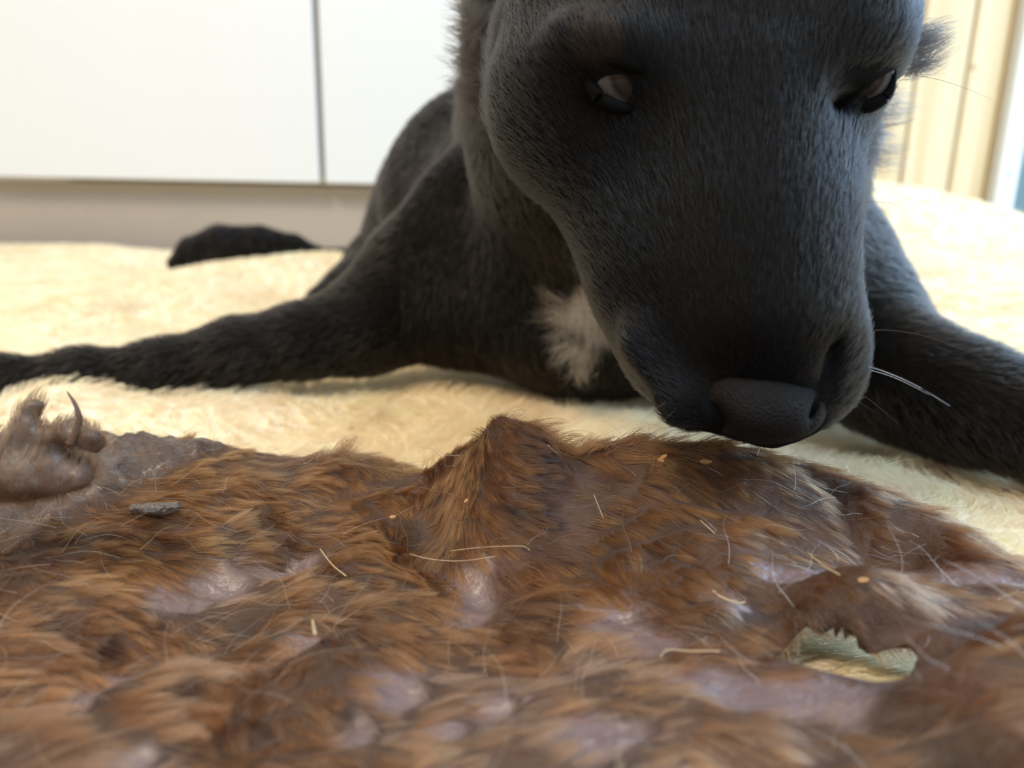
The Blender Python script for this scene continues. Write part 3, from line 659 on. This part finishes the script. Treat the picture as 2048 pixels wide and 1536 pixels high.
lo = np.min([P(a, b, z) for a in (900, 1950) for b in (-450, 930) for z in (.15, .38)], axis=0); hi = np.max([P(a, b, z) for a in (900, 1950) for b in (-450, 930) for z in (.15, .38)], axis=0)
sl, g = F.sub(lo, hi)
q_ = np.stack([g[i]-CAM[i] for i in range(3)], -1) @ R3   # camera space
Xc, Yc, Zc = q_[..., 0], -q_[..., 1], -q_[..., 2]
vv = 768+FPX*Yc/Z0
xl = np.interp(vv, prof[:, 0], prof[:, 1]); xr = np.interp(vv, prof[:, 0], prof[:, 2]); zf = np.interp(vv, prof[:, 0], prof[:, 3]); hd = np.interp(vv, prof[:, 0], prof[:, 4])
xc = ((xl+xr)/2-1024)*Z0/FPX; hw = (xr-xl)/2*Z0/FPX
# yawed section: turn the local frame a little so the bridge lies right of centre
u_ = (Xc-xc)/hw; w_ = (Zc-(zf+hd))/hd
w_ = w_+0.24*u_*smooth(-w_, 0, .8)
n_ = 2.35
d = ((np.abs(u_)**n_+np.abs(w_)**n_)**(1/n_)-1)*np.minimum(hw, hd)
d = np.where(vv > 888, np.maximum(d, (vv-888)*Z0/FPX), d); d = np.where(vv < -430, np.maximum(d, (-430-vv)*Z0/FPX), d)
F.comb(sl, d, .014, 'add')
axc = [R3[:, 0], -R3[:, 1], -R3[:, 2]]     # image right, image down, into depth
def rot(a):
    a = math.radians(a); return [math.cos(a)*axc[0]+math.sin(a)*axc[1], -math.sin(a)*axc[0]+math.cos(a)*axc[1], axc[2]]
pm_ = lambda px, Z=.195: px*Z/FPX
# brows, bridge, cheeks
F.ell(P(1225, 95, .1945), rot(20), (pm_(115), pm_(45), .0085), .016)
F.ell(P(1715, 108, .1915), rot(-24), (pm_(80), pm_(36), .0085), .016)
F.cone(P(1490, 190, .196), .012, P(1530, 620, .192), .011, .02)
F.ell(P(1110, 220, .222), rot(50), (pm_(130), pm_(70), .014), .03)
# eye sockets
F.ell(P(1235, 168, .180), rot(28), (pm_(80), pm_(27), .019), .003, 'sub')
F.ell(P(1736, 163, .177), rot(-33), (pm_(56), pm_(24), .020), .003, 'sub')
F.ell(P(1480, 170, .168), rot(0), (pm_(60), pm_(130), .010), .012, 'sub')
# fold that runs from the inner eye down the cheek
F.cone(P(1185, 250, .190), .0022, P(1330, 470, .183), .0015, .007, 'sub')
# lips: right flew and the groove between nose and lip
F.cone(P(1676, 640, .205), pm_(30), P(1668, 775, .203), pm_(26), .008)
F.cone(P(1655, 690, .188), .0022, P(1650, 830, .190), .0018, .003, 'sub')
F.cone(P(1275, 690, .205), pm_(38), P(1365, 812, .200), pm_(34), .010)
F.cone(P(1365, 812, .2), pm_(34), P(1480, 858, .2), pm_(24), .008)
F.cone(P(1345, 650, .180), .004, P(1395, 830, .184), .003, .008, 'sub')
# ears, laid back behind the skull
F.ell(P(1790, -150, .275), rot(-35), (.014, .034, .008), .010); F.ell(P(1040, -170, .285), rot(25), (.016, .036, .009), .010)
v, q = F.mesh(); v, q = keep_big(v, q)
v = relax(v, q, 2)
dog = empty('dog', tuple(np.r_[P(1400, 700, .5)[:2], .03]), 'black dog with white chest patch lying on cream blanket, head bowed to sniff the hide', 'dog')
tri = q2t(q); vn = vnormals(v, tri)
cam_sp = (v-CAM) @ R3; ipx = 1024+FPX*cam_sp[:, 0]/-cam_sp[:, 2]; ipy = 768-FPX*cam_sp[:, 1]/-cam_sp[:, 2]; idp = -cam_sp[:, 2]
wp_c = P(1175, 672, .385)
def dogcol(p):
    c = np.tile(np.array([.012, .010, .009]), (len(p), 1))*(1+.25*noise(p, .03, 3, 2)[:, None])
    hm = (1-smooth(-((p-CAM) @ R3)[:, 2], .25, .33))[:, None]; c = c*(1-hm)+c*np.array([.75, .95, 1.2])*hm  # cool sky sheen on the head is put into the coat colour
    def spot(cc, r, colr, amt):
        nonlocal c
        m = amt*(1-smooth(np.linalg.norm(p-cc, axis=1)+noise(p, .012, 13, 2)*r*.25, r*.55, r))[:, None]; c = c*(1-m)+np.array(colr)*m
    spot(wp_c, .036, (.80, .72, .64), 1); spot(P(1130, 640, .395), .02, (.8, .72, .64), .9); spot(P(1200, 735, .39), .022, (.8, .72, .64), 1)
    spot(P(1185, 62, .183), .011, (.07, .045, .03), .35); spot(P(1310, 225, .185), .006, (.05, .035, .03), .35)
    return c
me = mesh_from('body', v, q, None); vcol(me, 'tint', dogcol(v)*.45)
m_dogskin = skin_mat('dog_coat_base', .8, .08, .1, 400); me.materials.append(m_dogskin)
link('body', me, dog)
def face_normal_cam(n): return n @ R3
fc = v[tri].mean(axis=1); fn = vn[tri].mean(axis=1)
fcam = (fc-CAM) @ R3; Zf = -fcam[:, 2]; fpx = 1024+FPX*fcam[:, 0]/Zf; fpy = 768-FPX*fcam[:, 1]/Zf
facing = (fn*(CAM-fc)).sum(1)/np.linalg.norm(CAM-fc, axis=1)
wt = 1/np.maximum(Zf, .17)**1.3*np.where(facing > -.35, 1, .12)*np.where(Zf < .3, 2.2, 1)
nosep = P(1525, 800, .19)
# keep hair off the eyes
for ec in ((1238, 168), (1732, 163)):
    wt = np.where((np.hypot((fpx-ec[0])/66, (fpy-ec[1])/28) < 1) & (Zf < .22), 0, wt)
wt = np.where((fpy > 768) & (fpx > 1410) & (fpx < 1640) & (Zf < .21), 0, wt)
ND = 300000
f, bc = tri_sample(v, tri, ND, wt)
root = (v[tri[f]]*bc[:, :, None]).sum(1); nr = (vn[tri[f]]*bc[:, :, None]).sum(1)
rc = (root-CAM) @ R3; Zr = -rc[:, 2]; rpx = 1024+FPX*rc[:, 0]/Zr; rpy = 768-FPX*rc[:, 1]/Zr
head = (1-smooth(Zr, .27, .31))[:, None]
fh = root-P(1515, 900, .2); fh /= np.linalg.norm(fh, axis=1, keepdims=True)
fb = np.tile(axc[1]*.8, (ND, 1)); fb = fb+np.where((rpx < 800)[:, None], -axc[0]*1.6, 0)+np.where((rpx > 1700)[:, None], axc[0]*1.2, 0)
tan = fh*head+fb*(1-head); tan -= nr*(tan*nr).sum(1, keepdims=True); tan /= np.linalg.norm(tan, axis=1, keepdims=True)+1e-9
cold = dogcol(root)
wh = smooth(cold[:, 0], .1, .5)
ruff = ((rpx < 1010) & (rpy < 260) & (Zr > .24) & (Zr < .45)) | ((rpx > 1690) & (rpy < 380) & (Zr > .25) & (Zr < .42))
Lh = np.where(Zr < .27, rng.uniform(.002, .0038, ND), rng.uniform(.004, .0075, ND))
Lh = Lh*(1+wh*1.6)*np.where(ruff, 2.0, 1)
lift = np.where(ruff, .6, np.where(wh > .3, .35, .30))[:, None]
pts, _ = strands(root, tan, nr, Lh, 5, lift=lift, curl=.02, clump=np.where(Zr < .27, .12, .3)[:, None, None], nclump=12000, clumpseed=9)
m_dogfur = hair_mat('dog_fur', .28, .5, 0, 1.36)
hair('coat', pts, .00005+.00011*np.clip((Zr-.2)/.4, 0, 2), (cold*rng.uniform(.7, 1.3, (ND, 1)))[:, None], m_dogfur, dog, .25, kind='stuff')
# ear and cheek tufts
def tufts(name, starts, dirs, n, L, rad=.00009, colr=(.02, .018, .018), sp=.004, lf=.1):
    rr = []; dd_ = []
    for _ in range(n):
        i = rng.integers(len(starts)); rr.append(P(*starts[i])+rng.normal(0, sp, 3)); dv = dirs[i]; dd_.append(dv[0]*axc[0]+dv[1]*axc[1]+rng.normal(0, .12, 3))
    rr = np.array(rr); dd_ = np.array(dd_); dd_ /= np.linalg.norm(dd_, axis=1, keepdims=True)
    pts, _ = strands(rr, dd_, np.tile(-axc[1], (n, 1)), rng.uniform(.5, 1.1, n)*L, 7, lift=lf, curl=.06, clump=.6, nclump=max(4, n//30))
    return hair(name, pts, rad, (np.array(colr)*rng.uniform(.6, 1.5, (n, 1)))[:, None], m_dogfur, dog, .15, kind='stuff')
tufts('ear_tuft', [(1815, 95, .262), (1820, 115, .262), (1815, 140, .262), (1820, 75, .262)], [(1, -.35), (1, -.45), (1, -.15), (1, -.15)], 520, .017, sp=.0018)
tufts('neck_ruff', [(1745, 240, .33), (1750, 200, .33), (1735, 280, .335), (1725, 320, .335)], [(1, .05)]*4, 420, .017, sp=.003)
tufts('neck_ruff', [(960, y_, .33) for y_ in range(-10, 230, 24)], [(-1, -.15)]*10, 2200, .011, sp=.004)
tufts('chest_fringe', [(1120, 615, .40), (1130, 640, .40), (1135, 690, .40), (1160, 735, .40)], [(-.7, -.3), (-.6, .2), (-.4, .5), (.2, .8)], 450, .014, colr=(.5, .41, .34), sp=.004)
# eyes
def eyeball(c, gaze, r):
    z = Vector(gaze).normalized(); x_ = z.orthogonal().normalized(); y_ = z.cross(x_); V = []; f_ = []; S, T = 32, 24
    for i in range(T+1):
        a = math.pi*i/T
        for j in range(S):
            b2 = 2*math.pi*j/S
            rr = r*(1+.06*math.exp(-(a/.45)**2)); V.append(tuple(Vector(c)+(z*math.cos(a)+(x_*math.cos(b2)+y_*math.sin(b2))*math.sin(a))*rr))
    for i in range(T):
        for j in range(S): f_.append((i*S+j, (i+1)*S+j, (i+1)*S+(j+1) % S, i*S+(j+1) % S))
    me = mesh_from('eyeball', V, f_, m_eye)
    ang_ = np.repeat(np.pi*np.arange(T+1)/T, S)[:, None]
    scl, iris, pup, ring = np.array([.075, .068, .068]), np.array([.030, .024, .020]), np.array([.004, .004, .004]), np.array([.02, .012, .01])
    c_ = np.where(ang_ < .27, pup, np.where(ang_ < .62, iris, np.where(ang_ < .72, ring, scl)))
    vcol(me, 'tint', c_); return link('eyeball', me, dog)
m_eye = skin_mat('eye_surface', .12, .06, 0, 50)
eyeball(P(1240, 158, .2005), axc[0]*.32+axc[1]*.22-axc[2]*1.0, .0100)
eyeball(P(1718, 158, .1972), -axc[0]*.38+axc[1]*.22-axc[2]*1.0, .0088)
m_lid = simple('eyelid', (.003, .003, .003), .7, .05)
def lid(pixs, r, c, R_, name='eyelid'):
    q_ = []
    for px, py in pixs:
        d_ = P(px, py, 1.0)-CAM; d_ /= np.linalg.norm(d_); oc = c-CAM; tm = oc@d_; m2 = oc@oc-tm*tm; rr = R_+r*.35
        q_.append(CAM+d_*(tm-math.sqrt(rr*rr-m2)) if m2 < rr*rr*.96 else c+(CAM+d_*tm-c)*min(1.0, rr/math.sqrt(m2)))
    s_ = spline(q_, 6); n = len(s_)
    tube(name, s_, [r*(.12+.88*math.sin(math.pi*i/(n-1))) for i in range(n)], m_lid, dog)
EL, ER = P(1240, 158, .2005), P(1718, 158, .1972)
lid([(1172, 134), (1180, 168), (1208, 203), (1255, 218), (1312, 205)], .0021, EL, .0100)
lid([(1172, 134), (1195, 120), (1240, 122), (1290, 148), (1312, 205)], .0022, EL, .0100)
lid([(1665, 207), (1700, 217), (1742, 210), (1776, 186), (1792, 140)], .0019, ER, .0088)
lid([(1665, 207), (1686, 156), (1725, 134), (1755, 124), (1790, 132)], .0019, ER, .0088)
# nose leather
N_ = Field(P(1350, 930, .17)-.02, P(1680, 650, .22)+.02, .0009)
N_.ell(P(1528, 826, .1985), rot(0), (pm_(114), pm_(62), .0118), .006)
N_.ell(P(1515, 772, .2005), rot(0), (pm_(104), pm_(48), .0105), .012)
N_.ell(P(1612, 820, .1945), rot(30), (pm_(7), pm_(24), .006), .003, 'sub'); N_.ell(P(1440, 836, .1945), rot(-30), (pm_(7), pm_(24), .006), .003, 'sub')
v2, q2 = N_.mesh(); v2, q2 = keep_big(v2, q2); v2 = relax(v2, q2, 1)
m_nose = simple('nose_leather', (.006, .0055, .006), .55, .14, .5, 1400, .2)
link('nose', mesh_from('nose', v2, q2, m_nose), dog)
# whiskers
m_wh = simple('whisker_white', (.55, .62, .70), .3, .6); m_wb = simple('whisker_dark', (.10, .07, .05), .4)
for pp, r, m_ in [([(1690, 722, .2), (1760, 740, .195), (1830, 770, .19), (1900, 812, .185)], .00012, m_wh), ([(1690, 728, .2), (1780, 752, .2), (1860, 790, .198)], .0001, m_wh),
                  ([(1695, 668, .2), (1770, 660, .2), (1850, 672, .2), (1930, 700, .2)], .00007, m_wb), ([(1690, 765, .2), (1740, 800, .197), (1800, 850, .195)], .00007, m_wb),
                  ([(1688, 780, .2), (1720, 805, .2), (1750, 825, .2)], .00006, m_wb), ([(1830, 150, .22), (1880, 160, .22), (1935, 178, .22), (1985, 200, .22)], .00007, m_wb),
                  ([(1700, 400, .21), (1790, 406, .21), (1880, 402, .21)], .00006, m_wb), ([(1330, 805, .195), (1305, 825, .193), (1280, 850, .19)], .00005, m_wb), ([(1350, 820, .195), (1330, 838, .193), (1310, 850, .19)], .00005, m_wb)]:
    s_ = spline([P(*p) for p in pp], 6); n = len(s_)
    tube('whisker', s_, [r*(1-.8*i/n) for i in range(n)], m_, dog, 5)
